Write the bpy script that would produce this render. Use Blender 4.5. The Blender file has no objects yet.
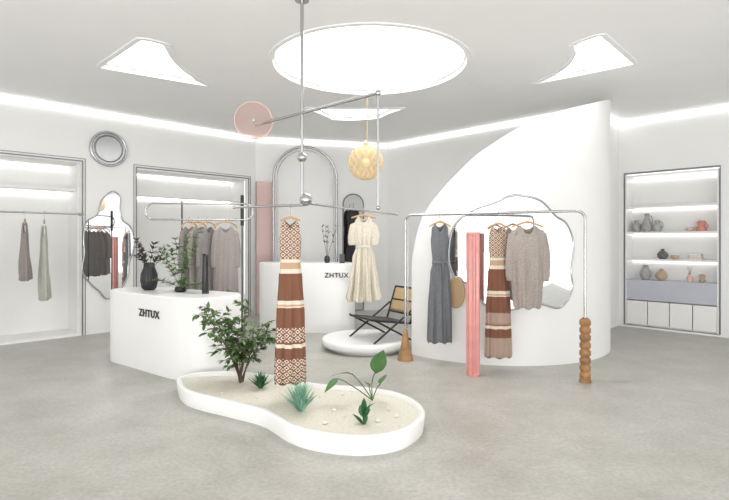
import bpy, bmesh, math, random
from mathutils import Vector, Matrix, Quaternion
random.seed(7)
S=bpy.context.scene
COL=S.collection
PI=math.pi
def R(a,b): return random.uniform(a,b)

# ---------------------------------------------------------------- materials
def newmat(name):
    m=bpy.data.materials.new(name); m.use_nodes=True
    nt=m.node_tree; b=nt.nodes['Principled BSDF']
    return m,nt,b
def pm(name,col,rough=.5,metal=0.,ns=12.,var=.08,bump=0.,bs=60.,coat=0.):
    m,nt,b=newmat(name)
    tc=nt.nodes.new('ShaderNodeTexCoord')
    n=nt.nodes.new('ShaderNodeTexNoise'); n.inputs['Scale'].default_value=ns; n.inputs['Detail'].default_value=4
    nt.links.new(tc.outputs['Object'],n.inputs['Vector'])
    r=nt.nodes.new('ShaderNodeValToRGB')
    r.color_ramp.elements[0].position=.3; r.color_ramp.elements[1].position=.7
    r.color_ramp.elements[0].color=(*[c*(1-var) for c in col],1)
    r.color_ramp.elements[1].color=(*[min(1,c*(1+var)) for c in col],1)
    nt.links.new(n.outputs['Fac'],r.inputs['Fac']); nt.links.new(r.outputs['Color'],b.inputs['Base Color'])
    b.inputs['Roughness'].default_value=rough; b.inputs['Metallic'].default_value=metal
    if coat: b.inputs['Coat Weight'].default_value=coat
    if bump:
        n2=nt.nodes.new('ShaderNodeTexNoise'); n2.inputs['Scale'].default_value=bs; n2.inputs['Detail'].default_value=3
        nt.links.new(tc.outputs['Object'],n2.inputs['Vector'])
        bp=nt.nodes.new('ShaderNodeBump'); bp.inputs['Strength'].default_value=bump; bp.inputs['Distance'].default_value=.01
        nt.links.new(n2.outputs['Fac'],bp.inputs['Height']); nt.links.new(bp.outputs['Normal'],b.inputs['Normal'])
    return m
def emis(name,col,s):
    m,nt,b=newmat(name)
    b.inputs['Base Color'].default_value=(*col,1)
    b.inputs['Emission Color'].default_value=(*col,1); b.inputs['Emission Strength'].default_value=s
    return m
def glassy(name,col,alpha,rough=.1,tint=.4):
    m,nt,b=newmat(name)
    b.inputs['Base Color'].default_value=(*col,1); b.inputs['Roughness'].default_value=rough
    t=nt.nodes.new('ShaderNodeBsdfTransparent'); t.inputs['Color'].default_value=(*[min(1,c*tint+1-tint) for c in col],1)
    mx=nt.nodes.new('ShaderNodeMixShader'); mx.inputs[0].default_value=alpha
    out=nt.nodes['Material Output']
    nt.links.new(t.outputs[0],mx.inputs[1]); nt.links.new(b.outputs[0],mx.inputs[2]); nt.links.new(mx.outputs[0],out.inputs['Surface'])
    return m
WHITE=pm('wall_plaster',(.84,.84,.835),.6,ns=2,var=.01)
CEIL=pm('ceiling_plaster',(.88,.88,.875),.8,ns=2,var=.01)
LACQ=pm('white_lacquer',(.84,.84,.83),.3,ns=2,var=.01)
NICHE=pm('niche_panel',(.83,.83,.82),.55,ns=3,var=.015)
CHROME=pm('brushed_chrome',(.48,.48,.49),.22,1,ns=30,var=.05)
DARKM=pm('dark_metal',(.10,.10,.11),.35,.8,ns=30,var=.1)
FRAME=pm('grey_frame',(.22,.22,.23),.35,.6,ns=30,var=.1)
MIRROR=pm('mirror_glass',(.80,.81,.82),.02,1,ns=1,var=.005)
PORT=pm('porthole_glass',(.42,.43,.44),.25,.5,ns=3,var=.08)
BLACK=pm('black_ceramic',(.018,.018,.02),.35,0,ns=20,var=.3)
BLACKW=pm('black_wood',(.02,.018,.017),.4,0,ns=20,var=.3)
WOOD=pm('oak_wood',(.36,.20,.09),.5,0,ns=9,var=.25,bump=.2)
WOODD=pm('carved_wood',(.30,.15,.06),.45,0,ns=14,var=.3,bump=.2)
HWOOD=pm('hanger_wood',(.52,.32,.15),.4,0,ns=14,var=.15)
GOLD=pm('gold_metal',(.74,.58,.32),.3,.8,ns=30,var=.05)
PINKG=glassy('pink_glass',(.88,.66,.62),.10,.1,.38)
PINKP=glassy('pink_panel',(.86,.66,.63),.5,.2)
AMBER=glassy('amber_glass',(.86,.68,.40),.28,.25,.25)
PINKC=pm('pink_resin',(.66,.28,.26),.3,0,ns=8,var=.1,coat=.4)
SAND=pm('planter_sand',(.75,.71,.62),.9,0,ns=40,var=.08,bump=.6,bs=120)
PEB=pm('white_pebble',(.75,.72,.66),.6,0,ns=30,var=.1)
LEAF=pm('leaf_green',(.10,.18,.06),.45,0,ns=6,var=.55)
LEAFD=pm('leaf_dark',(.045,.04,.038),.5,0,ns=10,var=.5)
LEAFB=pm('leaf_bright',(.06,.16,.045),.4,0,ns=6,var=.35)
LEAFT=pm('leaf_teal',(.24,.46,.34),.5,0,ns=15,var=.4)
LEAFG=pm('leaf_grass',(.03,.14,.045),.5,0,ns=15,var=.35)
BARK=pm('bark',(.10,.07,.045),.8,0,ns=20,var=.3)
TAUPE=pm('taupe_linen',(.31,.275,.26),.85,0,ns=70,var=.12,bump=.4,bs=150)
TAUPE2=pm('grey_linen',(.24,.22,.215),.85,0,ns=70,var=.12,bump=.4,bs=150)
BEIGE=pm('beige_knit',(.37,.325,.295),.9,0,ns=90,var=.25,bump=.6,bs=180)
BLUEG=pm('blue_grey_fabric',(.155,.165,.18),.85,0,ns=60,var=.15,bump=.4,bs=150)
SAGE=pm('sage_fabric',(.46,.47,.42),.85,0,ns=60,var=.1,bump=.3)
CREAM=pm('cream_fabric',(.70,.65,.55),.85,0,ns=60,var=.1,bump=.4,bs=90)
BLKF=pm('black_fabric',(.03,.03,.033),.9,0,ns=40,var=.2)
GREYB=pm('grey_blue_lacquer',(.50,.52,.58),.4,0,ns=3,var=.03)
CERG=pm('grey_ceramic',(.38,.38,.38),.5,0,ns=20,var=.2)
CERR=pm('terracotta',(.62,.25,.20),.5,0,ns=20,var=.15)
CERT=pm('tan_ceramic',(.48,.37,.27),.5,0,ns=20,var=.15)
CERD=pm('dark_ceramic',(.12,.115,.11),.4,0,ns=20,var=.3)
CERP=pm('blush_ceramic',(.74,.50,.45),.5,0,ns=20,var=.1)
PAPER=pm('paper',(.8,.78,.72),.8,0,ns=50,var=.06)
LETTER=pm('black_letter',(.015,.015,.015),.4,0,ns=5,var=.1)
E_DISC=emis('ceiling_light_emission',(1,.995,.98),6.3)
E_COVE=emis('cove_emission',(1,.99,.97),2.8)
E_STRIP=emis('strip_emission',(1,.98,.95),3.4)

def floor_mat():
    m,nt,b=newmat('polished_concrete')
    tc=nt.nodes.new('ShaderNodeTexCoord')
    n=nt.nodes.new('ShaderNodeTexNoise'); n.inputs['Scale'].default_value=1.9; n.inputs['Detail'].default_value=10; n.inputs['Roughness'].default_value=.68
    n.inputs['Distortion'].default_value=.2
    r=nt.nodes.new('ShaderNodeValToRGB')
    r.color_ramp.elements[0].position=.34; r.color_ramp.elements[0].color=(.365,.355,.32,1)
    r.color_ramp.elements[1].position=.66; r.color_ramp.elements[1].color=(.485,.475,.44,1)
    n2=nt.nodes.new('ShaderNodeTexNoise'); n2.inputs['Scale'].default_value=35; n2.inputs['Detail'].default_value=6
    mx=nt.nodes.new('ShaderNodeMixRGB'); mx.blend_type='OVERLAY'; mx.inputs[0].default_value=.3
    for q in (n,n2): nt.links.new(tc.outputs['Object'],q.inputs['Vector'])
    nt.links.new(n.outputs['Fac'],r.inputs['Fac']); nt.links.new(r.outputs['Color'],mx.inputs[1]); nt.links.new(n2.outputs['Fac'],mx.inputs[2])
    nt.links.new(mx.outputs[0],b.inputs['Base Color'])
    mr=nt.nodes.new('ShaderNodeMapRange'); mr.inputs['To Min'].default_value=.28; mr.inputs['To Max'].default_value=.55
    nt.links.new(n.outputs['Fac'],mr.inputs['Value']); nt.links.new(mr.outputs[0],b.inputs['Roughness'])
    return m
FLOOR=floor_mat()

def pattern_mat():
    m,nt,b=newmat('patterned_knit')
    b.inputs['Roughness'].default_value=.9
    tc=nt.nodes.new('ShaderNodeTexCoord')
    sg=nt.nodes.new('ShaderNodeSeparateXYZ'); nt.links.new(tc.outputs['Generated'],sg.inputs[0])
    so=nt.nodes.new('ShaderNodeSeparateXYZ'); nt.links.new(tc.outputs['Object'],so.inputs[0])
    br=(.20,.085,.05,1); cr=(.70,.63,.53,1); tn=(.50,.34,.22,1)
    def ramp(st):
        r=nt.nodes.new('ShaderNodeValToRGB'); r.color_ramp.interpolation='CONSTANT'
        e=r.color_ramp.elements
        e[0].position=st[0][0]; e[0].color=st[0][1]; e[1].position=st[1][0]; e[1].color=st[1][1]
        for p,c in st[2:]:
            q=e.new(p); q.color=c
        nt.links.new(sg.outputs['Z'],r.inputs['Fac']); return r
    base=ramp([(0,br),(.02,tn),(.157,br),(.226,cr),(.25,br),(.26,cr),(.346,br),(.465,cr),(.475,tn),(.485,cr),(.51,br),(.673,cr),(.70,tn),(.74,cr)])
    k=(1,1,1,1);z=(0,0,0,1)
    mask=ramp([(0,z),(.015,k),(.157,z),(.26,k),(.346,z),(.76,k)])
    def M(op,a,bb=None):
        n=nt.nodes.new('ShaderNodeMath'); n.operation=op
        for i,v in enumerate((a,bb)):
            if v is None: continue
            if isinstance(v,(int,float)): n.inputs[i].default_value=v
            else: nt.links.new(v,n.inputs[i])
        return n.outputs[0]
    u=M('MULTIPLY',so.outputs['X'],50.); v=M('MULTIPLY',so.outputs['Z'],57.)
    p=M('ABSOLUTE',M('SINE',M('ADD',u,v))); q=M('ABSOLUTE',M('SINE',M('SUBTRACT',u,v)))
    lat=M('MULTIPLY',M('GREATER_THAN',M('MINIMUM',p,q),.40),M('LESS_THAN',M('MULTIPLY',p,q),.78))
    mx=nt.nodes.new('ShaderNodeMixRGB'); mx.inputs[1].default_value=br; mx.inputs[2].default_value=cr
    nt.links.new(lat,mx.inputs[0])
    m2=nt.nodes.new('ShaderNodeMixRGB')
    nt.links.new(mask.outputs[0],m2.inputs[0]); nt.links.new(base.outputs[0],m2.inputs[1]); nt.links.new(mx.outputs[0],m2.inputs[2])
    nt.links.new(m2.outputs[0],b.inputs['Base Color'])
    return m
PATT=pattern_mat()
def cane_mat():
    m,nt,b=newmat('woven_cane')
    tc=nt.nodes.new('ShaderNodeTexCoord')
    ck=nt.nodes.new('ShaderNodeTexChecker'); ck.inputs['Scale'].default_value=60
    ck.inputs['Color1'].default_value=(.55,.40,.22,1); ck.inputs['Color2'].default_value=(.36,.24,.12,1)
    nt.links.new(tc.outputs['Object'],ck.inputs['Vector']); nt.links.new(ck.outputs['Color'],b.inputs['Base Color'])
    b.inputs['Roughness'].default_value=.6
    return m
CANE=cane_mat()

# ---------------------------------------------------------------- mesh builder
class MB:
    def __init__(s): s.v=[]; s.f=[]; s.m=[]; s.sm=[]
    def add(s,vs,fs,mi=0,smooth=True):
        o=len(s.v); s.v+= [tuple(v) for v in vs]
        for f in fs: s.f.append([i+o for i in f]); s.m.append(mi); s.sm.append(smooth)
        return s
    def box(s,x0,x1,y0,y1,z0,z1,mi=0):
        vs=[(x0,y0,z0),(x1,y0,z0),(x1,y1,z0),(x0,y1,z0),(x0,y0,z1),(x1,y0,z1),(x1,y1,z1),(x0,y1,z1)]
        return s.add(vs,[(0,3,2,1),(4,5,6,7),(0,1,5,4),(1,2,6,5),(2,3,7,6),(3,0,4,7)],mi,False)
    def loft(s,rings,closed=True,cap=True,mi=0,smooth=True,loop=False):
        n=len(rings[0]); vs=[p for r in rings for p in r]; fs=[]
        m=len(rings)
        for j in range(m if loop else m-1):
            j2=(j+1)%m
            for i in range(n if closed else n-1):
                i2=(i+1)%n
                fs.append((j*n+i,j*n+i2,j2*n+i2,j2*n+i))
        s.add(vs,fs,mi,smooth)
        if cap and closed and not loop:
            s.add(rings[0],[list(range(n))[::-1]],mi,False); s.add(rings[-1],[list(range(n))],mi,False)
        return s
    def lathe(s,prof,seg=32,c=(0,0,0),mi=0,cap=True,flute=0,nf=0):
        rings=[]
        for r,z in prof:
            rings.append([(c[0]+r*(1+flute*math.cos(nf*2*PI*i/seg))*math.cos(2*PI*i/seg),c[1]+r*(1+flute*math.cos(nf*2*PI*i/seg))*math.sin(2*PI*i/seg),c[2]+z) for i in range(seg)])
        return s.loft(rings,True,cap,mi)
    def tube(s,pts,r,seg=10,mi=0,loop=False,cap=True):
        pts=[Vector(p) for p in pts]; n=len(pts)
        rr=r if isinstance(r,(list,tuple)) else [r]*n
        T=[]
        for i in range(n):
            if loop: t=pts[(i+1)%n]-pts[i-1]
            else: t=pts[min(i+1,n-1)]-pts[max(i-1,0)]
            T.append(t.normalized())
        up=Vector((0,0,1)) if abs(T[0].z)<.9 else Vector((1,0,0))
        a=T[0].cross(up).normalized(); rings=[]
        for i in range(n):
            a=(a-T[i]*a.dot(T[i])).normalized(); b=T[i].cross(a)
            rings.append([pts[i]+(a*math.cos(2*PI*k/seg)+b*math.sin(2*PI*k/seg))*rr[i] for k in range(seg)])
        return s.loft(rings,True,cap and not loop,mi,True,loop)
    def sphere(s,c,r,seg=24,mi=0,sz=1.):
        m=seg//2
        return s.lathe([(max(1e-4,r*math.sin(PI*j/m)),-r*sz*math.cos(PI*j/m)) for j in range(m+1)],seg,c,mi,False)
    def slab(s,out,z0,z1,mi=0,smooth=True,top=True,bev=0.0):
        rings=[]
        if bev:
            o2=offs(out,bev)
            o3=offs(out,bev*.3)
            rings=[[(x,y,z0) for x,y in out],[(x,y,z1-bev) for x,y in out],[(x,y,z1-bev*.3) for x,y in o3],[(x,y,z1) for x,y in o2]]
        else: rings=[[(x,y,z0) for x,y in out],[(x,y,z1) for x,y in out]]
        return s.loft(rings,True,top,mi,smooth)
    def leaf(s,base,d,L,w,droop=.3,nseg=6,mi=0,fold=.25,shape=.8):
        d=Vector(d).normalized(); p=Vector(base)
        side=d.cross(Vector((0,0,1)))
        if side.length<.05: side=Vector((1,0,0))
        side.normalize()
        ang=R(-.5,.5); side=Quaternion(d,ang)@side
        vs=[]
        for i in range(nseg+1):
            t=i/nseg
            ww=w*.5*math.sin(PI*min(1,t**shape*.97+.03))+.0006
            nrm=side.cross(d).normalized()
            vs+=[p-side*ww+nrm*ww*fold,p.copy(),p+side*ww+nrm*ww*fold]
            d=(d+Vector((0,0,-droop/nseg))).normalized(); p=p+d*(L/nseg)
        fs=[]
        for i in range(nseg):
            for k in (0,1): fs.append((i*3+k,i*3+k+1,i*3+k+4,i*3+k+3))
        return s.add(vs,fs,mi,True)
    def obj(s,name,mats,parent=None,loc=(0,0,0),rz=0,label=None,cat=None,kind=None,bevel=0,recalc=True,solid=0):
        me=bpy.data.meshes.new(name); me.from_pydata(s.v,[],s.f)
        if not isinstance(mats,(list,tuple)): mats=[mats]
        for m in mats: me.materials.append(m)
        me.polygons.foreach_set('material_index',s.m); me.polygons.foreach_set('use_smooth',s.sm)
        me.update()
        if recalc:
            bm=bmesh.new(); bm.from_mesh(me); bmesh.ops.recalc_face_normals(bm,faces=bm.faces); bm.to_mesh(me); bm.free()
        o=bpy.data.objects.new(name,me); COL.objects.link(o)
        o.location=loc; o.rotation_euler=(0,0,rz)
        if parent: o.parent=parent
        if label: o['label']=label
        if cat: o['category']=cat
        if kind: o['kind']=kind
        if bevel:
            b=o.modifiers.new('bev','BEVEL'); b.width=bevel; b.segments=3; b.limit_method='ANGLE'
        if solid:
            b=o.modifiers.new('sol','SOLIDIFY'); b.thickness=solid; b.offset=0
        return o
def offs(out,d):
    n=len(out); ar=sum(out[i][0]*out[(i+1)%n][1]-out[(i+1)%n][0]*out[i][1] for i in range(n))
    sg=1 if ar>0 else -1; res=[]
    for i in range(n):
        a=Vector(out[i-1]); b=Vector(out[(i+1)%n]); t=(b-a).normalized()
        res.append((out[i][0]-t.y*d*sg,out[i][1]+t.x*d*sg))
    return res
def cr(pts,sub=8,closed=True):
    n=len(pts); P=[Vector(p) for p in pts]; res=[]
    rng=range(n) if closed else range(n-1)
    for i in rng:
        if closed: p0,p1,p2,p3=P[i-1],P[i],P[(i+1)%n],P[(i+2)%n]
        else: p0,p1,p2,p3=P[max(i-1,0)],P[i],P[i+1],P[min(i+2,n-1)]
        for k in range(sub):
            t=k/sub
            res.append(tuple(.5*((2*p1)+(p2-p0)*t+(2*p0-5*p1+4*p2-p3)*t*t+(3*p1-p0-3*p2+p3)*t**3)))
    if not closed: res.append(tuple(P[-1]))
    return res
def empty(name,loc,rz=0,label=None,cat=None,group=None):
    o=bpy.data.objects.new(name,None); COL.objects.link(o); o.location=loc; o.rotation_euler=(0,0,rz)
    o.empty_display_size=.1
    if label: o['label']=label
    if cat: o['category']=cat
    if group: o['group']=group
    return o
def interp(tab,t):
    if t<=tab[0][0]: return tab[0][1]
    for (a,x),(b,y) in zip(tab,tab[1:]):
        if t<=b:
            u=(t-a)/(b-a); u=u*u*(3-2*u); return x+(y-x)*u
    return tab[-1][1]
D45=PI/4
H=3.57

# ---------------------------------------------------------------- room shell
MB().box(-10,11,-3,14,-.1,0).obj('floor',FLOOR,kind='structure',label='mottled light grey polished concrete floor')

def wall(name,org,rz,L,ops=[],th=.12,h=H,mat=WHITE):
    mb=MB(); s=0
    for a,b,z0,z1 in sorted(ops):
        mb.box(s,a,0,th,0,h)
        if z0>0: mb.box(a,b,0,th,0,z0)
        mb.box(a,b,0,th,z1,h); s=b
    mb.box(s,L,0,th,0,h)
    return mb.obj(name,mat,loc=(org[0],org[1],0),rz=rz,kind='structure',label='smooth white plaster wall')
LW=(-8,4.3)
wall('wall_left',LW,D45,8.2,[(2.83,5.02,.04,2.71),(5.86,8.03,.04,2.69)])
BWA=math.atan2(.7,2.7)
wall('wall_back',(-2.2,10.1),BWA,2.80)
wall('wall_back_right',(.5,10.8),-D45,4.3)
wall('wall_return',(3.5,7.8),D45,1.36)
RW=(4.45,8.75)
wall('wall_right',RW,-D45,6.5,[(.10,1.46,.03,2.64)])

# ceiling with recess openings
circ=[(.06+1.13*math.cos(2*PI*i/96),5.94+1.13*math.sin(2*PI*i/96)) for i in range(96)]
def concave(c,n=8):
    res=[]
    for (p,q,b) in c:
        p=Vector(p);q=Vector(q);m=(p+q)/2; cc=m+Vector(b)
        for k in range(n):
            t=k/n; res.append(tuple((1-t)**2*p+2*t*(1-t)*cc+t*t*q))
    return res
L1=concave([((-3.16,5.98),(-2.30,5.16),(0,0)),((-2.30,5.16),(-2.12,5.30),(.02,-.03)),((-2.12,5.30),(-2.10,6.70),(-.22,0)),((-2.10,6.70),(-3.16,5.98),(0,0))])
L2=concave([((2.24,6.62),(2.22,5.30),(.38,-.02)),((2.22,5.30),(2.38,5.05),(0,-.03)),((2.38,5.05),(3.15,5.86),(0,0)),((3.15,5.86),(2.24,6.62),(0,0))])
L3=concave([((-.92,7.85),(.62,7.85),(0,.12)),((.62,7.85),(.25,8.45),(-.05,-.05)),((.25,8.45),(-.55,8.55),(0,.18)),((-.55,8.55),(-.92,7.85),(.05,-.05))])
cu=bpy.data.curves.new('ceiling','CURVE'); cu.dimensions='2D'; cu.fill_mode='BOTH'; cu.extrude=.02
def spl(pts):
    sp=cu.splines.new('POLY'); sp.points.add(len(pts)-1)
    for i,p in enumerate(pts): sp.points[i].co=(p[0],p[1],0,1)
    sp.use_cyclic_u=True
spl([(-10,-3),(11,-3),(11,14),(-10,14)])
for h_ in (circ,L1,L2,L3): spl(h_)
co=bpy.data.objects.new('ceil_tmp',cu); COL.objects.link(co)
dg=bpy.context.evaluated_depsgraph_get()
me=bpy.data.meshes.new_from_object(co.evaluated_get(dg)); me.name='ceiling'
bpy.data.objects.remove(co)
me.materials.clear(); me.materials.append(CEIL)
c=bpy.data.objects.new('ceiling',me); COL.objects.link(c); c.location=(0,0,H+.02); c['kind']='structure'; c['label']='smooth matte white ceiling'
def ceiling_light(out,label,dep):
    cx=sum(p[0] for p in out)/len(out); cy=sum(p[1] for p in out)/len(out)
    lo=[(x-cx,y-cy) for x,y in out]
    e=empty('recessed_ceiling_light',(cx,cy,H),0,label,'ceiling light')
    i1=offs(lo,.03) ; o1=offs(lo,-.06)
    mb=MB()
    mb.loft([[(x,y,-.012) for x,y in lo],[(x,y,-.012) for x,y in o1],[(x,y,.0) for x,y in o1]],cap=False,smooth=False)
    mb.loft([[(x,y,-.012) for x,y in lo],[(x,y,.045) for x,y in lo],[(x,y,.045) for x,y in i1],[(x,y,dep) for x,y in i1]],cap=False,smooth=False)
    mb.obj('reveal',CEIL,parent=e)
    mb=MB(); mb.add([(x,y,dep-.01) for x,y in offs(lo,.028)],[list(range(len(lo)))],0,False)
    mb.obj('light_panel',E_DISC,parent=e,recalc=False)
ceiling_light(circ,'large round recessed glowing ceiling light with stepped rim',.09)
ceiling_light(L1,'glowing recessed ceiling light with concave curved side',.06)
ceiling_light(L2,'glowing recessed ceiling light with concave curved side',.06)
ceiling_light(L3,'small shallow glowing recessed ceiling light with curved edges',.06)
def cove(n,org,rz,s0,s1):
    MB().box(s0,s1,-.03,-.004,H-.075,H-.035).obj('trim_%d'%n,E_COVE,loc=(org[0],org[1],0),rz=rz,kind='structure',label='glowing linear cove light along wall top')
cove(1,LW,D45,0,8.14); cove(2,(-2.2,10.1),BWA,.05,2.75); cove(3,(.5,10.8),-D45,.08,4.1); cove(4,(3.5,7.8),D45,.1,1.3); cove(5,RW,-D45,.05,6.5)

# left wall niches
def niche(n,s0,s1,z1,rz=D45,org=LW):
    e=MB(); d=.5; t=.02
    y0=.121
    e.box(s0-t,s1+t,y0+d,y0+d+t,.0,z1+t)
    e.box(s0-t,s0,y0,y0+d,0,z1+t); e.box(s1,s1+t,y0,y0+d,0,z1+t)
    e.box(s0,s1,y0,y0+d,z1,z1+t); e.box(s0,s1,y0,y0+d,.0,.04)
    e.box(s0,s1,.20,y0+d,2.28,2.32)
    e.obj('wall_niche',NICHE,loc=(org[0],org[1],0),rz=rz,kind='structure',label='white recessed wardrobe niche with lit shelf')
    f=MB(); w=.018
    for k,g in ((0,0),(.045,.0)):
        a=s0-.03-k; b=s1+.03+k; zt=z1+.03+k
        ww=w if k==0 else .008
        f.box(a-ww,a,-.012,0,0,zt); f.box(b,b+ww,-.012,0,0,zt); f.box(a-ww,b+ww,-.012,0,zt,zt+ww)
    f.obj('trim_%d'%n,FRAME,loc=(org[0],org[1],0),rz=rz,kind='structure',label='thin dark metal frame around wardrobe niche')
    MB().box(s0+.02,s1-.02,y0+d-.05,y0+d-.02,2.245,2.275).obj('trim_%d'%(n+1),E_STRIP,loc=(org[0],org[1],0),rz=rz,kind='structure',label='linear light under niche shelf')
    MB().box(s0+.02,s1-.02,y0+d-.05,y0+d-.02,z1-.03,z1-.005).obj('trim_%d'%(n+2),E_STRIP,loc=(org[0],org[1],0),rz=rz,kind='structure',label='linear light at niche top')
niche(6,2.83,5.00,2.70); niche(9,5.90,8.00,2.69)

def onleft(s,y,z):
    c=math.cos(D45); return (LW[0]+c*s-c*y, LW[1]+c*s+c*y, z)
def rail(s0,s1,yy,z,label):
    o=onleft(s0,0,0); e=empty('clothes_rail',(o[0],o[1],0),D45,label,'clothes rail')
    L=s1-s0
    MB().tube([(0,-yy,z),(L,-yy,z)],.014).obj('rail_bar',CHROME,parent=e)
    for x in (.02,L-.02):
        MB().tube([(x,-yy,z),(x,.0,z)],.010).tube([(x,0,z),(x,-.012,z)],.03).obj('bracket',CHROME,parent=e)
rail(2.7,5.03,.10,1.90,'thin chrome clothes rail fixed across white wardrobe niche')

# ---------------------------------------------------------------- curved partition
PC=(1.9,7.6); PR=1.65
prof=[(-141,1.2),(-139,1.52),(-135,1.80),(-125,2.12),(-110,2.52),(-95,2.80),(-80,3.00),(-60,3.17),(-40,3.33),(-20,3.45),(10,3.52)]
def pht(a):
    for (x,y),(p,q) in zip(prof,prof[1:]):
        if a<=p: return y+(q-y)*(a-x)/(p-x)
    return prof[-1][1]
A=[-141+ i*151/136 for i in range(137)]
def pc(a,r,z): a=math.radians(a); return (PC[0]+r*math.cos(a),PC[1]+r*math.sin(a),z)
hz=[pht(a) for a in A]
for _ in range(6): hz=[hz[0]]+[(hz[i-1]+hz[i]*2+hz[i+1])/4 for i in range(1,len(hz)-1)]+[hz[-1]]
ri=PR-.10
mb=MB()
nrow=6
mb.loft([[pc(a,PR,h*k/nrow) for k in range(nrow+1)] for a,h in zip(A,hz)],closed=False)
mb.loft([[pc(a,ri,h*k/nrow) for k in range(nrow+1)] for a,h in zip(A,hz)],closed=False)
mb.loft([[pc(a,PR,h),pc(a,ri,h)] for a,h in zip(A,hz)],closed=False)
for a,h in ((A[0],hz[0]),(A[-1],hz[-1])):
    mb.add([pc(a,PR,0),pc(a,ri,0),pc(a,ri,h),pc(a,PR,h)],[(0,1,2,3)],0,False)
mb.obj('wall_curved',WHITE,kind='structure',label='freestanding curved white partition wall with sweeping sloped top',recalc=False)

# organic mirror on partition
def blob(pts,sub=8): return cr(pts,sub,True)
out=blob([(-.78,-.05),(-.72,.30),(-.50,.50),(-.22,.60),(.0,.68),(.30,.62),(.50,.44),(.66,.34),(.76,.10),(.72,-.22),(.74,-.45),(.56,-.66),(.25,-.60),(-.05,-.68),(-.35,-.62),(-.50,-.40),(-.70,-.30)])
e=empty('wavy_mirror',pc(-94,PR+.01,1.35),0,'large wavy-edged mirror with thin chrome rim on curved partition','mirror')
def onc(u,v,r):
    p=pc(-94+math.degrees(u/PR),r,1.35+v); return (p[0]-e.location.x,p[1]-e.location.y,v)
mb=MB(); rings=[]
for k in range(0,13):
    f=k/12 if k else .001
    rings.append([onc(x*f,y*f,PR+.016) for x,y in out])
mb.loft(rings,cap=False); mb.obj('mirror_glass',MIRROR,parent=e,recalc=False)
MB().tube([onc(x,y,PR+.014) for x,y in out],.013,8,loop=True).obj('mirror_rim',CHROME,parent=e)

def wall_mirror(name,pts,s,z,org,rz,label,off=.02,rim=CHROME,rr=.012):
    c,sn=math.cos(rz),math.sin(rz)
    e=empty(name,(org[0]+c*s+sn*off,org[1]+sn*s-c*off,z),rz,label,'mirror')
    out=blob(pts)
    mb=MB(); mb.add([(x,-.004,y) for x,y in out],[list(range(len(out)))],0,False)
    mb.loft([[(x,-.004,y) for x,y in out],[(x,.018,y) for x,y in out]],cap=False)
    mb.obj('mirror_glass',MIRROR,parent=e,recalc=False)
    MB().tube([(x,-.006,y) for x,y in out],rr,8,loop=True).obj('mirror_rim',rim,parent=e)
wall_mirror('wavy_mirror',[(-.38,.10),(-.34,.35),(-.18,.48),(-.12,.70),(.04,.86),(.16,.78),(.16,.56),(.20,.40),(.33,.28),(.38,.05),(.36,-.15),(.30,-.32),(.28,-.55),(.14,-.78),(-.04,-.88),(-.16,-.74),(-.28,-.62),(-.40,-.42),(-.37,-.15)],5.43,1.43,LW,D45,'tall wavy cloud-shaped mirror with thin chrome rim on white wall')
# porthole
p=onleft(5.42,.0,2.98)
e=empty('round_porthole',p,D45,'round porthole window with dark double metal rim on white wall','porthole')
def disc(mb,r,y,seg=48): mb.add([(r*math.cos(2*PI*i/seg),y,r*math.sin(2*PI*i/seg)) for i in range(seg)],[list(range(seg))],0,False)
mb=MB(); disc(mb,.26,-.03); mb.obj('porthole_glass',PORT,parent=e,recalc=False)
mb=MB(); mb.tube([(.27*math.cos(2*PI*i/48),-.03,.27*math.sin(2*PI*i/48)) for i in range(48)],.022,8,loop=True)
mb.obj('outer_rim',CHROME,parent=e)
mb=MB(); mb.tube([(.21*math.cos(2*PI*i/48),-.035,.21*math.sin(2*PI*i/48)) for i in range(48)],.010,8,loop=True)
mb.obj('inner_rim',FRAME,parent=e)

# back wall: arch, pink panel, arched mirror
def onback(s,y,z):
    c,sn=math.cos(BWA),math.sin(BWA); return (-2.2+c*s-sn*y,10.1+sn*s+c*y,z)
def arch_pts(w,z0,zs,n=24,y=0):
    pts=[(-w,y,z0),(-w,y,(z0+zs)/2)]
    for i in range(n+1):
        a=PI-PI*i/n; pts.append((w*math.cos(a),y,zs+w*math.sin(a)))
    pts+=[(w,y,(z0+zs)/2),(w,y,z0)]
    return pts
e=empty('chrome_arch',onback(.98,-.25,0),BWA,'tall slender polished chrome double arch standing before back wall','arch')
MB().tube(arch_pts(.64,.02,2.74),.026,12).obj('outer_hoop',CHROME,parent=e)
MB().tube(arch_pts(.57,.02,2.74),.008,8).obj('inner_hoop',CHROME,parent=e)
MB().box(-.70,-.52,-.08,.08,0,.02).obj('base_plate',CHROME,parent=e,bevel=.004)
MB().box(.52,.70,-.08,.08,0,.02).obj('base_plate',CHROME,parent=e,bevel=.004)
e=empty('pink_screen_panel',onback(.17,-.10,0),BWA,'tall translucent blush pink panel with dark edge beside back wall','screen panel')
MB().box(-.16,.16,-.012,.012,.02,2.66).obj('panel',PINKP,parent=e)
MB().tube([(-.16,0,0),(-.16,0,2.67),(.16,0,2.67),(.16,0,0)],.012,6).obj('panel_frame',FRAME,parent=e)
e=empty('arched_mirror',onback(2.02,-.03,0),BWA,'narrow arched standing mirror with thin dark rim','mirror')
ap=arch_pts(.22,0.02,2.25,y=0)
mb=MB(); mb.add(ap,[list(range(len(ap)))],0,False); mb.obj('mirror_glass',MIRROR,parent=e,recalc=False)
MB().tube(ap,.014,8,loop=True).obj('mirror_rim',FRAME,parent=e)

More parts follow.
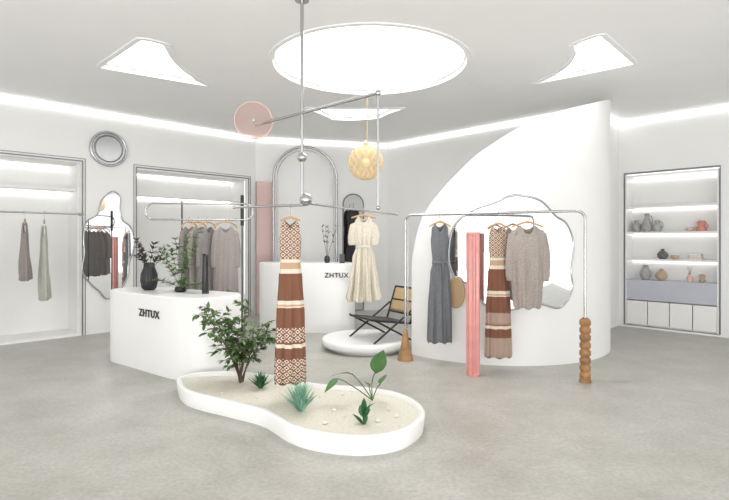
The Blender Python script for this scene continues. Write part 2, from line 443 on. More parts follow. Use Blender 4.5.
# ---------------------------------------------------------------- text
def text(body,size,mat,parent,loc,rot,name='lettering'):
    cu=bpy.data.curves.new(name,'FONT'); cu.body=body; cu.size=size; cu.align_x='CENTER'; cu.align_y='CENTER'; cu.extrude=.003; cu.offset=size*.026; cu.space_character=1.14
    t=bpy.data.objects.new('tmp',cu); COL.objects.link(t)
    dg=bpy.context.evaluated_depsgraph_get(); me=bpy.data.meshes.new_from_object(t.evaluated_get(dg)); bpy.data.objects.remove(t)
    me.name=name; me.materials.clear(); me.materials.append(mat)
    o=bpy.data.objects.new(name,me); COL.objects.link(o); o.parent=parent; o.location=loc; o.rotation_euler=rot
    o['label']='black raised capital letters'
    return o

# ---------------------------------------------------------------- front counter
dk=[(-3.12,6.17),(-2.8,5.928),(-2.5,5.70),(-2.2,5.475),(-1.98,5.34),(-1.8,5.30),(-1.6,5.38),(-1.46,5.55),(-1.42,5.75),(-1.55,5.96),(-1.95,6.18),(-2.4,6.42),(-2.8,6.60),(-3.08,6.56),(-3.2,6.36)]
e=empty('reception_counter',(-2.3,6,0),0,'white rounded reception counter with black lettering','counter')
ob=[(x+2.3,y-6) for x,y in cr(dk,8)]
MB().slab(ob,0,.88,bev=.02).obj('counter_body',LACQ,parent=e)
fa=math.atan2(5.475-5.928,.6)
nx,ny=math.sin(fa),-math.cos(fa)
text('ZHTUX',.115,LETTER,e,(-2.43+2.3+nx*.006,5.645-6+ny*.006,.665),(PI/2,0,fa))

# back counter
bk=[(-1.75,8.45),(-1.2,8.15),(-.6,8.05),(-.30,8.10),(-.16,8.35),(-.25,8.62),(-.7,8.72),(-1.3,8.80),(-1.72,8.75)]
e=empty('cash_counter',(-.95,8.4,0),0,'low white rounded cash counter with black lettering','counter')
ob=[(x+.95,y-8.4) for x,y in cr(bk,8)]
MB().slab(ob,0,1.12,bev=.02).obj('counter_body',LACQ,parent=e)
text('ZHTUX',.105,LETTER,e,(.50,-.362,.93),(PI/2,0,-.05))

# ---------------------------------------------------------------- planter island
isl=[(-1.84,4.89),(-1.60,4.50),(-1.13,4.20),(-.82,4.0),(-.56,3.68),(-.31,3.52),(0,3.46),(.29,3.58),(.47,3.90),(.45,4.22),(.275,4.5),(-.04,4.66),(-.37,4.73),(-.63,4.86),(-.93,5.06),(-1.385,5.2),(-1.70,5.16),(-1.82,5.05)]
IC=(-.7,4.3)
io=[(x-IC[0],y-IC[1]) for x,y in cr(isl,8)]
e=empty('planter_island',(IC[0],IC[1],0),0,'low white peanut-shaped planter filled with pale sand','planter')
o0=offs(io,.015); a1=offs(io,.008); b1=offs(io,.045); b2=offs(io,.055)
mb=MB(); mb.loft([[(x,y,0) for x,y in o0],[(x,y,.125) for x,y in io],[(x,y,.137) for x,y in a1],[(x,y,.14) for x,y in offs(io,.018)],[(x,y,.14) for x,y in offs(io,.04)],[(x,y,.135) for x,y in b1],[(x,y,.05) for x,y in b2]],cap=False)
mb.obj('planter_rim',LACQ,parent=e)
sd=offs(io,.05)
me=bpy.data.meshes.new('sand_bed'); bm=bmesh.new()
vs=[bm.verts.new((x,y,.10)) for x,y in sd]; bm.faces.new(vs)
bmesh.ops.triangulate(bm,faces=bm.faces)
bm.to_mesh(me); bm.free(); me.materials.append(SAND)
so=bpy.data.objects.new('sand_bed',me); COL.objects.link(so); so.parent=e

peb=[(-.95,4.42),(-.75,4.45),(-.62,4.62),(-.25,4.1),(-.15,3.95),(.1,3.85),(.2,4.1),(-.3,3.8),(-.05,4.35),(.25,3.95),(-1.3,4.55),(-1.5,4.75),(-.4,4.45),(.05,4.15),(-.2,4.5)]
for i,(x,y) in enumerate(peb):
    r=R(.010,.022); mb=MB(); mb.sphere((0,0,0),r,12,sz=.6)
    mb.v=[(a*R(.9,1.2),b*R(.8,1.),c_) for a,b,c_ in mb.v]
    o=mb.obj('pebble',PEB,loc=(x,y,.10+r*.5),label='small pale pebble lying on the sand bed',cat='pebble'); o['group']='pebbles on the sand bed'

# shrub
def rdir(el0,el1):
    a=R(0,2*PI); el=R(el0,el1); return Vector((math.cos(a)*math.cos(el),math.sin(a)*math.cos(el),math.sin(el)))
e=empty('leafy_shrub',(-1.22,4.92,.10),0,'bushy green leafy shrub growing from the sand bed','shrub')
st=MB(); lf=MB()
for i in range(9):
    a=2*PI*i/9+R(-.2,.2); sp=R(.18,.40); hh=R(.38,.74)
    p0=Vector((R(-.02,.02),R(-.02,.02),.002)); p3=Vector((math.cos(a)*sp-.03,math.sin(a)*sp*.6,hh))
    pm_=Vector((math.cos(a)*sp*.3,math.sin(a)*sp*.3,hh*.5))
    pts=[(1-t)**2*p0+2*t*(1-t)*pm_+t*t*p3 for t in [k/8 for k in range(9)]]
    st.tube(pts,[.009-.0008*k for k in range(9)],6)
    for k in range(3,9):
        for _ in range(3 if k>4 else 2):
            d=rdir(-.1,.7); L=R(.08,.2); q=pts[k]; q2=q+d*L; q2.y=q2.y*.9
            q2.x=max(-.42,min(.33,q2.x)); q2.z=min(q2.z,.76)
            st.tube([q,(q+q2)/2+Vector((0,0,.01)),q2],[.003,.002,.0015],5)
            for m in range(7):
                t=R(.3,1.0); lf.leaf(q+(q2-q)*t,(d+rdir(-.6,.5)*1.2),R(.05,.08),R(.028,.04),.5,4)
st.obj('stems',BARK,parent=e); lf.obj('foliage',LEAF,parent=e,recalc=False)
def tuft(name,loc,n,h,w,mat,label,spread=.5,cat='plant'):
    e=empty(name,loc,0,label,cat); mb=MB()
    for i in range(n):
        d=rdir(PI/2-spread,PI/2); a=R(0,2*PI); r=R(0,.02)
        mb.leaf((r*math.cos(a),r*math.sin(a),.002),d,h*R(.6,1.05),w,.35,5,shape=.45)
    mb.obj('blades',mat,parent=e,recalc=False)
tuft('grass_tuft',(-.98,4.72,.10),170,.16,.009,LEAFG,'small dark green grass tuft planted in the sand bed',.9)
tuft('spiky_succulent',(-.52,4.08,.10),220,.25,.014,LEAFT,'pale teal spiky-leaved plant growing in the sand bed',.75)
# broad leafed plants
e=empty('broad_leaf_plant',(.07,4.36,.10),0,'green plant with long stems and broad pointed leaves','plant')
st=MB(); lf=MB()
for (mx,mz,ex,ez,ld,L,w) in [(-.02,.22,.03,.24,(.18,-.45,1),.29,.14),(-.12,.20,-.20,.24,(-.8,-.7,.35),.22,.09),(-.18,.14,-.30,.20,(-.7,-.7,-.3),.18,.06),(.03,.12,.07,.14,(.25,-.5,.8),.16,.08),(-.02,.08,-.03,.12,(-.3,-.6,.7),.12,.06)]:
    pts=[(1-t)**2*Vector((0,0,.002))+2*t*(1-t)*Vector((mx,0,mz))+t*t*Vector((ex,R(-.03,.03),ez)) for t in [k/8 for k in range(9)]]
    st.tube(pts,.005,6); lf.leaf(pts[-1],ld,L,w,.5,8,shape=.7,fold=.15)
st.obj('stems',LEAFB,parent=e); lf.obj('leaves',LEAFB,parent=e,recalc=False)
e=empty('small_leafy_plant',(0.0,3.80,.10),0,'small plant with upright rounded green leaves','plant')
lf=MB()
for i in range(14):
    d=rdir(.7,1.5); q=Vector((R(-.015,.015),R(-.015,.015),.002)); t=q+Vector((0,0,R(.0,.10)))
    lf.tube([q,t+Vector((0,0,.01))],.002,5); lf.leaf(t,d,R(.08,.13),R(.04,.055),.5,6)
lf.obj('leaves',LEAFG,parent=e,recalc=False)

# ---------------------------------------------------------------- vases & plants on counter
def vase(name,prof,mat,loc,label,cat='vase',seg=32,flute=0,nf=0):
    e=empty(name,loc,0,label,cat)
    pr=prof+[(prof[-1][0]*.85,prof[-1][1]),(prof[-1][0]*.75,prof[-1][1]-.04)]
    MB().lathe(pr,seg,cap=True,flute=flute,nf=nf).obj('vase_body',mat,parent=e)
    return e
v=vase('branch_vase',[(.055,0),(.085,.03),(.10,.12),(.095,.2),(.065,.28),(.06,.34)],BLACK,(-2.67,6.2,.88),'black ribbed vase holding dark purple-green leafy branches',seg=96,flute=.03,nf=24)
st=MB(); lf=MB()
for i in range(9):
    d=rdir(.75,1.3); d.x*=1.2; q=Vector((0,0,.25)); L=R(.26,.44)
    pts=[q+d*L*t+Vector((0,0,-.05*t*t)) for t in [k/5 for k in range(6)]]
    st.tube(pts,.003,5)
    for k in range(2,6):
        for _ in range(5): lf.leaf(pts[k],d+rdir(-.5,.6),R(.05,.09),R(.02,.032),.4,4)
st.obj('branches',BARK,parent=v); lf.obj('foliage',LEAFD,parent=v,recalc=False)
v=vase('fern_pot',[(.05,0),(.07,.02),(.06,.06)],BLACK,(-2.2,5.98,.88),'low dark pot with tall feathery green asparagus fern','potted plant')
st=MB(); lf=MB()
for i in range(12):
    d=rdir(1.1,1.5); L=R(.50,.78) if i<8 else R(.15,.3); 
    if i>=8: d=rdir(.3,.8)
    pts=[Vector((0,0,.04))+d*L*t+Vector((d.x*.12*t*t,0,-.04*t*t)) for t in [k/9 for k in range(10)]]
    st.tube(pts,.0025,5)
    for k in range(3,10):
        for _ in range(9): lf.leaf(pts[k],d*.5+rdir(-.3,.5),R(.05,.09),R(.012,.018),.4,4)
st.obj('stems',LEAF,parent=v); lf.obj('foliage',LEAF,parent=v,recalc=False)
e=empty('tall_black_vase',(-1.84,5.78,.88),0,'tall slim black cylindrical vase standing on counter','vase')
MB().lathe([(.035,0),(.04,.01),(.036,.2),(.032,.42),(.034,.46),(.028,.46),(.026,.40)],24).obj('vase_body',BLACK,parent=e)
MB().lathe([(.041,.0),(.041,.015)],24).obj('vase_base',DARKM,parent=e)
v=vase('twig_vase',[(.03,0),(.05,.03),(.045,.09),(.03,.12)],BLACK,(-.62,8.3,1.12),'small black vase with slender dark twigs')
st=MB(); lf=MB()
for i in range(4):
    d=rdir(1.2,1.5); d.x+=.10; L=R(.35,.6)
    pts=[Vector((0,0,.08))+d*L*t for t in [k/6 for k in range(7)]]; st.tube(pts,.003,5)
    for k in range(3,7):
        for _ in range(2): lf.leaf(pts[k],d+rdir(-.5,.5),.07,.02,.3,4)
st.obj('branches',BARK,parent=v); lf.obj('foliage',LEAFD,parent=v,recalc=False)
e=empty('payment_terminal',(-.52+.15,8.22,1.12),.2,'small black card terminal on white counter','card terminal')
MB().box(-.04,.04,-.05,.05,0,.03).obj('terminal_base',BLACK,parent=e,bevel=.006)
mb=MB(); mb.add([(-.04,-.02,.03),(.04,-.02,.03),(.04,.0,.15),(-.04,.0,.15),(-.04,.01,.03),(.04,.01,.03),(.04,.03,.15),(-.04,.03,.15)],[(0,1,2,3),(4,5,6,7),(0,1,5,4),(2,3,7,6),(0,3,7,4),(1,2,6,5)],0,False); mb.obj('terminal_screen',DARKM,parent=e)

# ---------------------------------------------------------------- garments & hangers
def hanger(loc,rz,drop=.10,w=.18,mat=HWOOD,slope=.055,label='wooden clothes hanger with metal hook on rail',r=.010,arch=0):
    e=empty('clothes_hanger',loc,rz,label,'hanger')
    hr=.022
    hk=[(0,hr*math.cos(PI-PI*k/10),hr*math.sin(PI-PI*k/10)+.004) for k in range(11)]
    hk+=[(0,hr*.8,-.02),(0,0,-.035),(0,0,-drop)]
    MB().tube(hk,.0028,6).obj('hook',CHROME,parent=e)
    if arch: pts=[(w*math.cos(PI-PI*k/12),0,-drop-slope+arch*math.sin(PI*k/12)) for k in range(13)]; rr=r
    else: pts=[(-w,0,-drop-slope),(-w*.6,0,-drop-slope*.5),(-w*.2,0,-drop-.004),(0,0,-drop),(w*.2,0,-drop-.004),(w*.6,0,-drop-slope*.5),(w,0,-drop-slope)]; rr=[r*.8,r,r*1.1,r*1.2,r*1.1,r,r*.8]
    MB().tube(pts,rr,8).obj('shoulder_bar',mat,parent=e)
    return e
def garment(name,label,cat,loc,rz,L,wp,dep,mat,neck=.09,arm=.16,rip=.12,kr=7,sleeves=None,belt=None,slope=.05,dp=None,hemw=.015,collar=None):
    root=empty(name,loc,rz,label,cat)
    N=96; RW_=46; ph=R(0,6)
    def top(c,s):
        a=abs(c)
        if a<.42: z=-neck*(1 if s<0 else .45)*math.cos(a/.42*PI/2)**.7
        elif a<.78: z=-slope*(a-.42)/.36
        else: z=-slope-(arm-slope)*math.sin((a-.78)/.22*PI/2)**.8
        return z
    rings=[]
    for j in range(RW_+1):
        t=j/RW_; ring=[]
        for i in range(N):
            a=2*PI*i/N; c,s=math.cos(a),math.sin(a)
            z0=top(c,s); z=z0+(-L+hemw*math.sin(kr*a+ph)-z0)*t
            tt=-z/L; hw=interp(wp,tt)
            d=dep*(interp(dp,tt) if dp else hw/wp[0][1])
            pin=.18+.5*(1-math.exp(-((abs(c)-.6)/.2)**2))
            u=min(1,t*5); d*=pin+(1-pin)*u
            rr=rip*min(1,max(0,tt*1.4-.05))
            f=rr*math.sin(kr*a+ph+.8*math.sin(3*tt+ph))+rr*.5*math.sin((2*kr+3)*a+ph*2+2*tt)
            ring.append((hw*c*(1+f*.35),d*s*(1+f*2.0)+.4*rr*dep*math.sin(5*tt+3*c),z))
        rings.append(ring)
    mb=MB(); mb.loft(rings,cap=False)
    mb.obj('garment_body',mat,parent=root,recalc=False,solid=.003)
    if sleeves:
        ln,w0,w1,out=sleeves
        for sg in (-1,1):
            rings=[]; hw=interp(wp,.08)*.86
            for j in range(20):
                t=j/19; cx=sg*(hw+out*math.sin(t*PI*.5)); cz=-.07-ln*t; w=w0+(w1-w0)*t
                w*=1+ (.25*math.sin(min(1,t/.8)*PI) )
                if t>.9: w*=.8
                rings.append([(cx+w*math.cos(2*PI*i/24)*(1+.1*math.sin(5*2*PI*i/24+t*4)),w*.55*math.sin(2*PI*i/24)*(1+.15*math.sin(4*2*PI*i/24+t*3)),cz+ sg*w*.5*math.cos(2*PI*i/24)*(-1)*(1-t)) for i in range(24)])
            m2=MB(); m2.loft(rings,cap=False); m2.obj('sleeve',mat,parent=root,recalc=False,solid=.003)
    if belt:
        tb,bm_=belt; hw=interp(wp,tb); d=dep*(interp(dp,tb) if dp else hw/wp[0][1])
        m2=MB(); m2.loft([[(1.05*hw*math.cos(2*PI*i/48),1.3*d*math.sin(2*PI*i/48),-L*tb+zz) for i in range(48)] for zz in (-.018,.018)],cap=False)
        m2.tube([(.02,-1.35*d,-L*tb),(.025,-1.6*d,-L*tb-.1),(.02,-1.6*d,-L*tb-.22)],.006,6)
        m2.obj('belt',bm_,parent=root,recalc=False,solid=.003)
    return root

# --- mobile hanging frame
MX,MY=-.5375,4.30
e=empty('hanging_mobile_rack',(MX,MY,H),0,'chrome ceiling-hung mobile clothes rack with pink glass disc','clothes rack')
def q(x,y,z): return (x-MX,y-MY,z-H)
MB().tube([q(MX,MY,H),q(MX,MY,1.80)],.015,12).lathe([(.06,-.015),(.06,0)],24).obj('suspension_rod',CHROME,parent=e)
bl=(-1.03,4.745,2.59); br_=(.10,3.71,2.59)
MB().tube([q(*bl),q(*br_)],.013,12).obj('beam',CHROME,parent=e)
MB().sphere(q(MX,MY,2.21),.042).obj('ball',CHROME,parent=e)
MB().sphere(q(-.50,4.27,1.845),.055).obj('ball',CHROME,parent=e)
MB().tube([q(-.50,4.28,1.80),q(-1.20,4.60,1.80)],.011,10).sphere(q(-1.2,4.6,1.80),.015,12).obj('arm',CHROME,parent=e)
MB().tube([q(-.50,4.28,1.815),q(.40,6.22,1.815)],.011,10).sphere(q(.40,6.22,1.815),.016,12).obj('arm',CHROME,parent=e)
MB().tube([q(*br_),q(br_[0],br_[1],1.74)],.010,10).sphere(q(br_[0],br_[1],2.59),.022,16).sphere(q(br_[0],br_[1],1.74),.018,12).obj('drop_rod',CHROME,parent=e)
mb=MB(); dn=Vector((.25,-1,0)).normalized(); ds=Vector((1,.25,0)).normalized(); dc=Vector(q(-1.03,4.64,2.61)); rd=.172
ring=lambda r,o:[dc+dn*o+ds*r*math.cos(2*PI*i/48)+Vector((0,0,1))*r*math.sin(2*PI*i/48) for i in range(48)]
mb.loft([ring(rd,-.004),ring(rd,.004)]); mb.obj('pink_disc',PINKG,parent=e).__setitem__('label','translucent pale pink glass disc')
MB().tube(ring(rd,0),.005,6,loop=True).obj('disc_rim',CERP,parent=e)
MB().tube([dc-dn*.11,dc+dn*.02],.014,16).obj('disc_boss',CHROME,parent=e)

# amber globe pendant
e=empty('globe_pendant',(.03,5.69,H+.07),0,'pale gold glass globe pendant wrapped in fine woven wire','pendant lamp')
MB().tube([(0,0,0),(0,0,2.56-H)],.006,8).lathe([(.02,-.02),(.02,0)],24).obj('pendant_rod',GOLD,parent=e)
gc=Vector((-.015,0,2.31-H))
MB().sphere(gc,.19,40).obj('glass_globe',AMBER,parent=e)
mb=MB()
for k in range(14):
    for dr in (-1,1):
        a0=2*PI*k/14
        mb.tube([gc+Vector((math.sin(PI*t)*math.cos(a0+dr*t*2.6),math.sin(PI*t)*math.sin(a0+dr*t*2.6),math.cos(PI*t)))*.196 for t in [.03+.94*j/28 for j in range(29)]],.0026,5)
mb.obj('woven_shell',GOLD,parent=e)
MB().sphere(gc,.045,20).obj('bulb',pm('bulb_glass',(.95,.9,.75),.3),parent=e)
MB().lathe([(.03,0),(.035,.03),(.01,.07)],16,c=(gc.x,gc.y,gc.z+.18)).obj('lamp_cap',GOLD,parent=e)

# dress on mobile
hanger((-.645,4.347,1.80),0.15,drop=.10,w=.085,slope=.03,label='wooden hanger holding patterned dress on mobile arm')
garment('patterned_maxi_dress','long sleeveless knit dress with brown and cream lattice bands','dress',(-.645,4.347,1.675),.15,1.41,[(0,.108),(.14,.092),(.28,.085),(.36,.10),(.6,.118),(1,.135)],.05,PATT,neck=.08,arm=.15,rip=.13,dp=[(0,.8),(.3,1),(1,1.6)])
cx,cy=-.50+.90*.545,4.28+1.94*.545
hanger((cx,cy,1.815),.05,drop=.05,w=.13,slope=.03,label='wooden hanger holding cream dress on mobile arm')
garment('cream_ruffled_dress','sheer cream flared dress with gathered waist and short sleeves','dress',(cx,cy,1.755),.05,.90,[(0,.125),(.12,.11),(.36,.08),(.5,.115),(.8,.145),(1,.175)],.07,CREAM,neck=.07,arm=.12,rip=.28,kr=9,sleeves=(.24,.04,.045,.02),belt=(.36,CREAM),dp=[(0,.8),(.36,.8),(1,1.9)])

# ---------------------------------------------------------------- right clothes rack
ra=Vector((.51,6.25)); rb=Vector((2.33,5.28)); rdv=(rb-ra); rl=rdv.length; rang=math.atan2(rdv.y,rdv.x)
e=empty('clothes_rack',(ra.x,ra.y,0),rang,'chrome tube clothes rack with wooden cone and carved wooden feet','clothes rack')
def bendpath(L,h,r,z0,z1,n=8):
    pts=[(0,0,z0),(0,0,h-r)]
    for k in range(1,n+1):
        a=PI-PI/2*k/n; pts.append((r+r*math.cos(a),0,h-r+r*math.sin(a)))
    pts.append((L/2,0,h))
    for k in range(n+1):
        a=PI/2-PI/2*k/n; pts.append((L-r+r*math.cos(a),0,h-r+r*math.sin(a)))
    pts.append((L,0,z1)); return pts
MB().tube(bendpath(rl,1.81,.09,.36,.66),.015,12).obj('tube_frame',CHROME,parent=e)
MB().tube([(.035,0,.40),(.035,0,1.70)],.007,8).tube([(0,0,1.70),(.035,0,1.70)],.007,8).tube([(0,0,.41),(.035,0,.41)],.007,8).obj('side_rod',CHROME,parent=e)
MB().lathe([(.10,0),(.10,.012),(.05,.2),(.03,.37),(.02,.38)],32).obj('cone_foot',WOOD,parent=e)
pr=[(.06,0),(.06,.03)]
z=.03
for k in range(8):
    pr+=[(.042,z),(.057,z+.02),(.057,z+.055),(.042,z+.078)]; z+=.08
pr+=[(.03,z),(.03,z+.01)]
MB().lathe(pr,28,c=(rl,0,0)).obj('carved_foot',WOODD,parent=e)
def onr(t,z): p=ra+rdv*t; return (p.x,p.y,z)
hanger(onr(.22,1.81),.05,drop=.09,w=.13,label='wooden hanger holding blue-grey dress on rack')
garment('blue_grey_dress','long sleeveless blue-grey dress with tied waist','dress',onr(.22,1.70),.05,1.43,[(0,.125),(.15,.11),(.33,.09),(.42,.115),(.7,.135),(1,.145)],.06,BLUEG,neck=.10,arm=.18,rip=.16,belt=(.33,BLUEG),dp=[(0,.8),(.33,.8),(1,1.4)])
hanger(onr(.557,1.81),-.1,drop=.12,w=.12,label='wooden hanger holding patterned dress on rack')
garment('patterned_maxi_dress','long sleeveless knit dress with brown and cream bands on rack','dress',onr(.557,1.66),-.1,1.49,[(0,.12),(.14,.10),(.28,.095),(.36,.115),(.6,.135),(1,.15)],.06,PATT,neck=.08,arm=.15,rip=.12,dp=[(0,.8),(.3,1),(1,1.5)])
hanger(onr(.715,1.81),-.12,drop=.11,w=.17,label='wooden hanger holding beige knit blouse on rack')
garment('knit_blouse','loose beige speckled knit blouse with wide sleeves','blouse',onr(.715,1.665),-.12,.92,[(0,.17),(.2,.185),(.6,.17),(.85,.155),(1,.14)],.07,BEIGE,neck=.10,arm=.06,rip=.14,kr=6,sleeves=(.55,.05,.055,.03),dp=[(0,.8),(.4,1.2),(1,1)])

# pink fluted post
e=empty('fluted_pink_post',(1.205,5.55,0),0,'single thick fluted glossy pink display post beside rack','display post')
MB().lathe([(.068,.02),(.068,.6),(.068,1.1),(.068,1.565)],120,flute=.13,nf=8).obj('post_shaft',PINKC,parent=e)
MB().lathe([(.077,0),(.077,.02)],40).obj('post_base',PINKC,parent=e)
MB().lathe([(.075,1.565),(.075,1.585)],40).obj('post_cap',PINKC,parent=e)

# ---------------------------------------------------------------- pill rack behind counter
PX,PY=-2.49,6.85
e=empty('loop_clothes_rack',(PX,PY,0),.05,'chrome clothes rack with long pill-shaped loop on two posts','clothes rack')
x0,x1,zt,zb=-.50,.95,2.0,1.78
r=(zt-zb)/2; zc=(zt+zb)/2; lp=[]
for k in range(17): a=PI/2+PI*k/16; lp.append((x0+r+r*math.cos(a),0,zc+r*math.sin(a)))
for k in range(17): a=-PI/2+PI*k/16; lp.append((x1-r+r*math.cos(a),0,zc+r*math.sin(a)))
MB().tube(lp,.013,10,loop=True).obj('rack_loop',CHROME,parent=e)
for x in (-.02,.80):
    MB().tube([(x,.03,.02),(x,.03,2.06)],.011,10).lathe([(.12,0),(.12,.015),(.02,.02)],28,c=(x,.03,0)).obj('post',DARKM,parent=e)
MB().tube([(.80,.03,1.70),(.80,.03,2.12)],.024,16).obj('post_grip',BLACK,parent=e)
for i,(x,mt,lb) in enumerate([(.09,TAUPE2,'grey-brown linen blouse with loose sleeves'),(.21,TAUPE,'warm taupe linen blouse with loose sleeves'),(.33,TAUPE2,'grey-brown linen blouse with loose sleeves'),(.58,TAUPE,'warm taupe linen blouse with loose sleeves')]):
    rot=(1.15,1.1,1.05,.25)[i]
    wx=PX+x*math.cos(.05); wy=PY+x*math.sin(.05)
    hanger((wx,wy,1.78),rot,drop=.06,w=.15,slope=.06,arch=.085,mat=HWOOD,label='curved tan hanger holding linen blouse on loop rack')
    garment('linen_blouse',lb+' on loop rack','blouse',(wx,wy,1.69),rot,.90,[(0,.15),(.2,.155),(.6,.155),(1,.165)],.035,mt,neck=.09,arm=.06,rip=.12,kr=6,sleeves=(.50,.035,.045,.02))

# niche garments
for s,L,z,mt,lb,nm in [(4.26,.84,1.74,TAUPE,'soft taupe draped top hanging in wall niche','draped_top'),(4.50,1.1,1.70,SAGE,'long pale sage dress hanging in wall niche','sage_dress')]:
    p=onleft(s,-.10,0)
    rz=D45+PI/2-.25
    hanger((p[0],p[1],1.90),rz,drop=.10,w=.17,label='wooden hanger on niche rail')
    garment(nm,lb,'clothing',(p[0],p[1],z+.02),rz,L,[(0,.16),(.3,.13),(1,.18)],.05,mt,rip=.2)
p=onback(1.98,-.20,0)
garment('black_dress','plain black dress hanging before arched mirror','dress',(p[0],p[1],2.15),BWA,1.5,[(0,.15),(.3,.12),(1,.18)],.06,BLKF,rip=.12)
e=empty('wall_hook',(p[0],p[1],2.15),BWA,'slim dark hook holding black dress','hook')
MB().tube([(0,.19,.12),(0,.0,.12),(0,0,.02),(-.11,0,-.04)],.006,6).tube([(0,0,.02),(.11,0,-.04)],.006,6).obj('hook',FRAME,parent=e)

# ---------------------------------------------------------------- round platform & chair
e=empty('round_platform',(.02,6.98,0),0,'low round white display platform with rounded edge','platform')
MB().lathe([(.50,0),(.50,.04)],64).obj('plinth',NICHE,parent=e)
MB().lathe([(.56,.04),(.60,.05),(.615,.08),(.615,.12),(.60,.145),(.57,.15)],96).obj('platform_top',LACQ,parent=e)

ch=e=empty('lounge_chair',(.27,6.93,.15),math.radians(122),'low black lounge chair with woven cane backrest','chair')
ch.scale=(1.12,1.12,1.12)
W=.25
def bar(mb,p,q_,r=.014): mb.tube([p,q_],r,10)
mb=MB(); 
bar(mb,(-W,.33,.27),(-W,-.22,.19),.013); bar(mb,(W,.33,.27),(W,-.22,.19),.013); bar(mb,(-W,.33,.27),(W,.33,.27),.013); bar(mb,(-W,-.22,.19),(W,-.22,.19),.013)
for k in range(11):
    t=(k+.5)/11; y=.33-.55*t; z=.27-.08*t; mb.box(-W,W,y-.017,y+.017,z-.004,z+.006)
mb.obj('seat',BLACKW,parent=e)
bk=empty('backrest',(0,0,0)); bk.parent=e
mb=MB(); 
b0=Vector((0,-.22,.20)); b1=Vector((0,-.36,.60)); 
for sx in (-W,W): bar(mb,(sx,b0.y,b0.z),(sx,b1.y,b1.z),.014)
for t in (0.22,.60,1): p=b0.lerp(b1,t); bar(mb,(-W,p.y,p.z),(W,p.y,p.z),.012)
mb.obj('back_frame',BLACKW,parent=bk)
pa=b0.lerp(b1,.25); pb=b0.lerp(b1,.97)
mb=MB(); rows=[]
for k in range(9):
    t=k/8; p=pa.lerp(pb,t); rows.append([(-W+.01+(2*W-.02)*i/12,p.y,p.z) for i in range(13)])
mb.loft(rows,closed=False,cap=False); mb.obj('cane_panel',CANE,parent=bk,solid=.008,recalc=False)
for sx in (-W-.025,W+.025):
    MB().tube([(sx,.33,.0),(sx,-.29,.40)],.012,10).obj('leg',BLACKW,parent=e)
    MB().tube([(sx,-.20,.0),(sx,.33,.28)],.012,10).obj('leg',BLACKW,parent=e)

# woven disc modelled in place of a reflection in the partition mirror
ap_=-117.5
p=pc(ap_,PR+.05,.86)
e=empty('reflection_disc',p,math.radians(ap_)+PI/2,'round tan woven disc added in place of a mirror reflection','reflection stand-in')
mb=MB(); mb.loft([[(.11*f*math.cos(2*PI*i/40),o,.19*f*math.sin(2*PI*i/40)) for i in range(40)] for o,f in ((-.012,.93),(-.008,1),(.008,1),(.012,.93))]); mb.obj('woven_disc',CANE,parent=e)
MB().tube([(0,.0,0),(0,.045,0)],.012,8).obj('mount',WOOD,parent=e)

# ---------------------------------------------------------------- right display cabinet
e=empty('display_cabinet',(RW[0],RW[1],0),-D45,'white built-in display cabinet with lit shelves and lower doors','cabinet')
a,b=.13,1.43; y0,y1=.0,.36
mb=MB(); mb.box(a-.02,a,y0-.01,y1,.04,2.61); mb.box(b,b+.02,y0-.01,y1,.04,2.61); mb.box(a,b,y0-.01,y1,2.58,2.61); mb.box(a,b,y1-.02,y1,.04,2.58); mb.box(a,b,y0+.04,y1,.04,.08)
mb.obj('cabinet_body',LACQ,parent=e)
mb=MB()
mb.box(a-.045,a-.03,-.015,-.003,.04,2.64); mb.box(b+.03,b+.045,-.015,-.003,.04,2.64); mb.box(a-.045,b+.045,-.015,-.003,2.64,2.655)
mb.obj('cabinet_trim',FRAME,parent=e)
for z in (2.08,1.64,1.18):
    MB().box(a,b,.02,y1-.02,z-.035,z).obj('shelf',LACQ,parent=e)
for z in (2.555,2.04,1.60,1.14):
    MB().box(a+.02,b-.02,y1-.05,y1-.025,z-.02,z).obj('shelf_light',E_STRIP,parent=e)
MB().box(a,b,-.01,y1-.02,.48,.82).obj('drawer',GREYB,parent=e,bevel=.004)
n=4; w=(b-a)/n
for k in range(n):
    MB().box(a+k*w+.006,a+(k+1)*w-.006,-.012,.02,.07,.465).obj('door',LACQ,parent=e,bevel=.003)
c4=math.cos(D45)
def onright(s,y,z): return (RW[0]+c4*s+c4*y,RW[1]-c4*s+c4*y,z)
def item(name,prof,mat,s,z,label,cat,handle=None,seg=28):
    e=empty(name,onright(s,.16,z),-D45,label,cat)
    MB().lathe(prof+[(prof[-1][0]*.8,prof[-1][1]-.01)],seg).obj('vessel',mat,parent=e)
    if handle:
        r,z0,z1=handle
        MB().tube([(r*.8,0,z0),(r*1.5,0,z0+.02),(r*1.8,0,(z0+z1)/2),(r*1.4,0,z1),(r*.5,0,z1)],.010,8).obj('handle',mat,parent=e)
item('ceramic_jug',[(.05,0),(.08,.05),(.085,.12),(.05,.2),(.03,.26),(.045,.31)],CERG,.40,1.64,'tall grey ceramic jug with handle on shelf','jug',(.05,.1,.27))
item('ceramic_vase',[(.05,0),(.07,.05),(.07,.12),(.03,.17),(.04,.2)],CERG,.24,1.64,'short grey ceramic vase on shelf','vase')
item('ceramic_jug',[(.05,0),(.07,.04),(.07,.1),(.035,.15),(.045,.19)],CERG,.56,1.64,'short grey ceramic jug with handle on shelf','jug',(.05,.05,.16))
item('terracotta_pot',[(.07,0),(.08,.05),(.05,.09),(.07,.14),(.05,.17)],CERR,1.19,1.64,'terracotta stacked sculptural pot on shelf','pot',(.05,.04,.12))
item('blush_bowl',[(.03,0),(.07,.04),(.075,.06)],CERP,1.03,1.64,'small blush bowl on shelf','bowl')
item('round_vase',[(.04,0),(.08,.04),(.085,.08),(.05,.13),(.025,.14),(.03,.17)],CERD,.64,1.18,'dark round ceramic vase on shelf','vase')
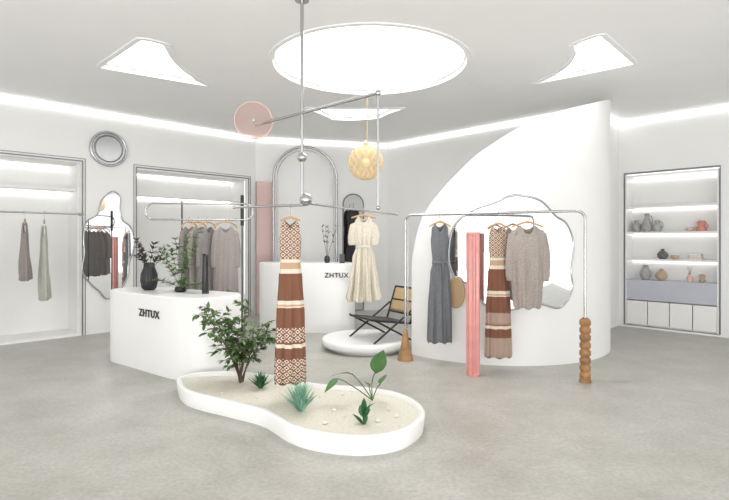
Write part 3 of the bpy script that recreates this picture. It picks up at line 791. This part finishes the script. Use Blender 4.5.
item('tan_bowl',[(.03,0),(.06,.03),(.065,.06)],CERT,.82,1.18,'small tan bowl on shelf','bowl')
item('grey_vase',[(.05,0),(.09,.06),(.09,.13),(.05,.2),(.04,.25)],CERG,.38,.82,'grey stoneware vase on cabinet top','vase')
item('round_vase',[(.04,0),(.09,.05),(.09,.11),(.05,.16),(.03,.17),(.03,.19)],CERT,.62,.82,'round tan ceramic vase on cabinet top','vase')
item('diffuser_bottle',[(.04,0),(.045,.08),(.015,.1),(.015,.13)],CERP,1.03,.82,'blush diffuser bottle on cabinet top','bottle')
e=empty('reed_sticks',onright(1.03,.16,.90),-D45,'thin wooden reeds standing in diffuser bottle','reeds')
mb=MB()
for k in range(5): mb.tube([(0,0,.0),((k-2)*.02,0,.17)],.002,5)
mb.obj('reeds',WOOD,parent=e)
item('pebble_vase',[(.03,0),(.05,.02),(.03,.06),(.05,.1),(.03,.13)],CERT,1.2,.82,'small stacked tan vase on cabinet top','vase')
zz=1.18
for k,(m,ln) in enumerate([(CERP,.2),(CERR,.18),(PAPER,.16)]):
    e=empty('book',onright(1.12,.15,zz),-D45+R(-.1,.1),['blush pink book lying flat on shelf','terracotta red book stacked on shelf','cream book on top of stack'][k],'book'); e['group']='books stacked on shelf'
    MB().box(-ln/2,ln/2,-.07,.07,0,.003).box(-ln/2,ln/2,-.07,.07,.029,.032).box(-ln/2,-ln/2+.004,-.07,.07,0,.032).obj('cover',m,parent=e)
    MB().box(-ln/2+.005,ln/2-.004,-.066,.066,.004,.028).obj('pages',PAPER,parent=e)
    zz+=.033

# ---------------------------------------------------------------- camera, world, lights
cam=bpy.data.cameras.new('camera'); co=bpy.data.objects.new('camera',cam); COL.objects.link(co)
co.location=(0,0,1.5); co.rotation_euler=(PI/2,0,0); cam.sensor_width=36; cam.lens=36*500/729; cam.shift_y=-10/729; cam.clip_start=.05
S.camera=co
w=bpy.data.worlds.new('world'); S.world=w; w.use_nodes=True
bg=w.node_tree.nodes['Background']; bg.inputs[0].default_value=(1,.995,.985,1); bg.inputs[1].default_value=1.75
# added fill lamp, unseen behind the camera, to brighten the ceiling
al=bpy.data.lights.new('added_ceiling_fill','AREA'); al.shape='RECTANGLE'; al.size=9; al.size_y=3; al.energy=470; al.color=(1,.99,.975)
ao=bpy.data.objects.new('added_ceiling_fill',al); COL.objects.link(ao); ao.location=(0,-1.5,.3)
ao.rotation_euler=Vector((0,.55,.83)).to_track_quat('-Z','Y').to_euler()
S.view_settings.view_transform='Standard'; S.view_settings.look='None'
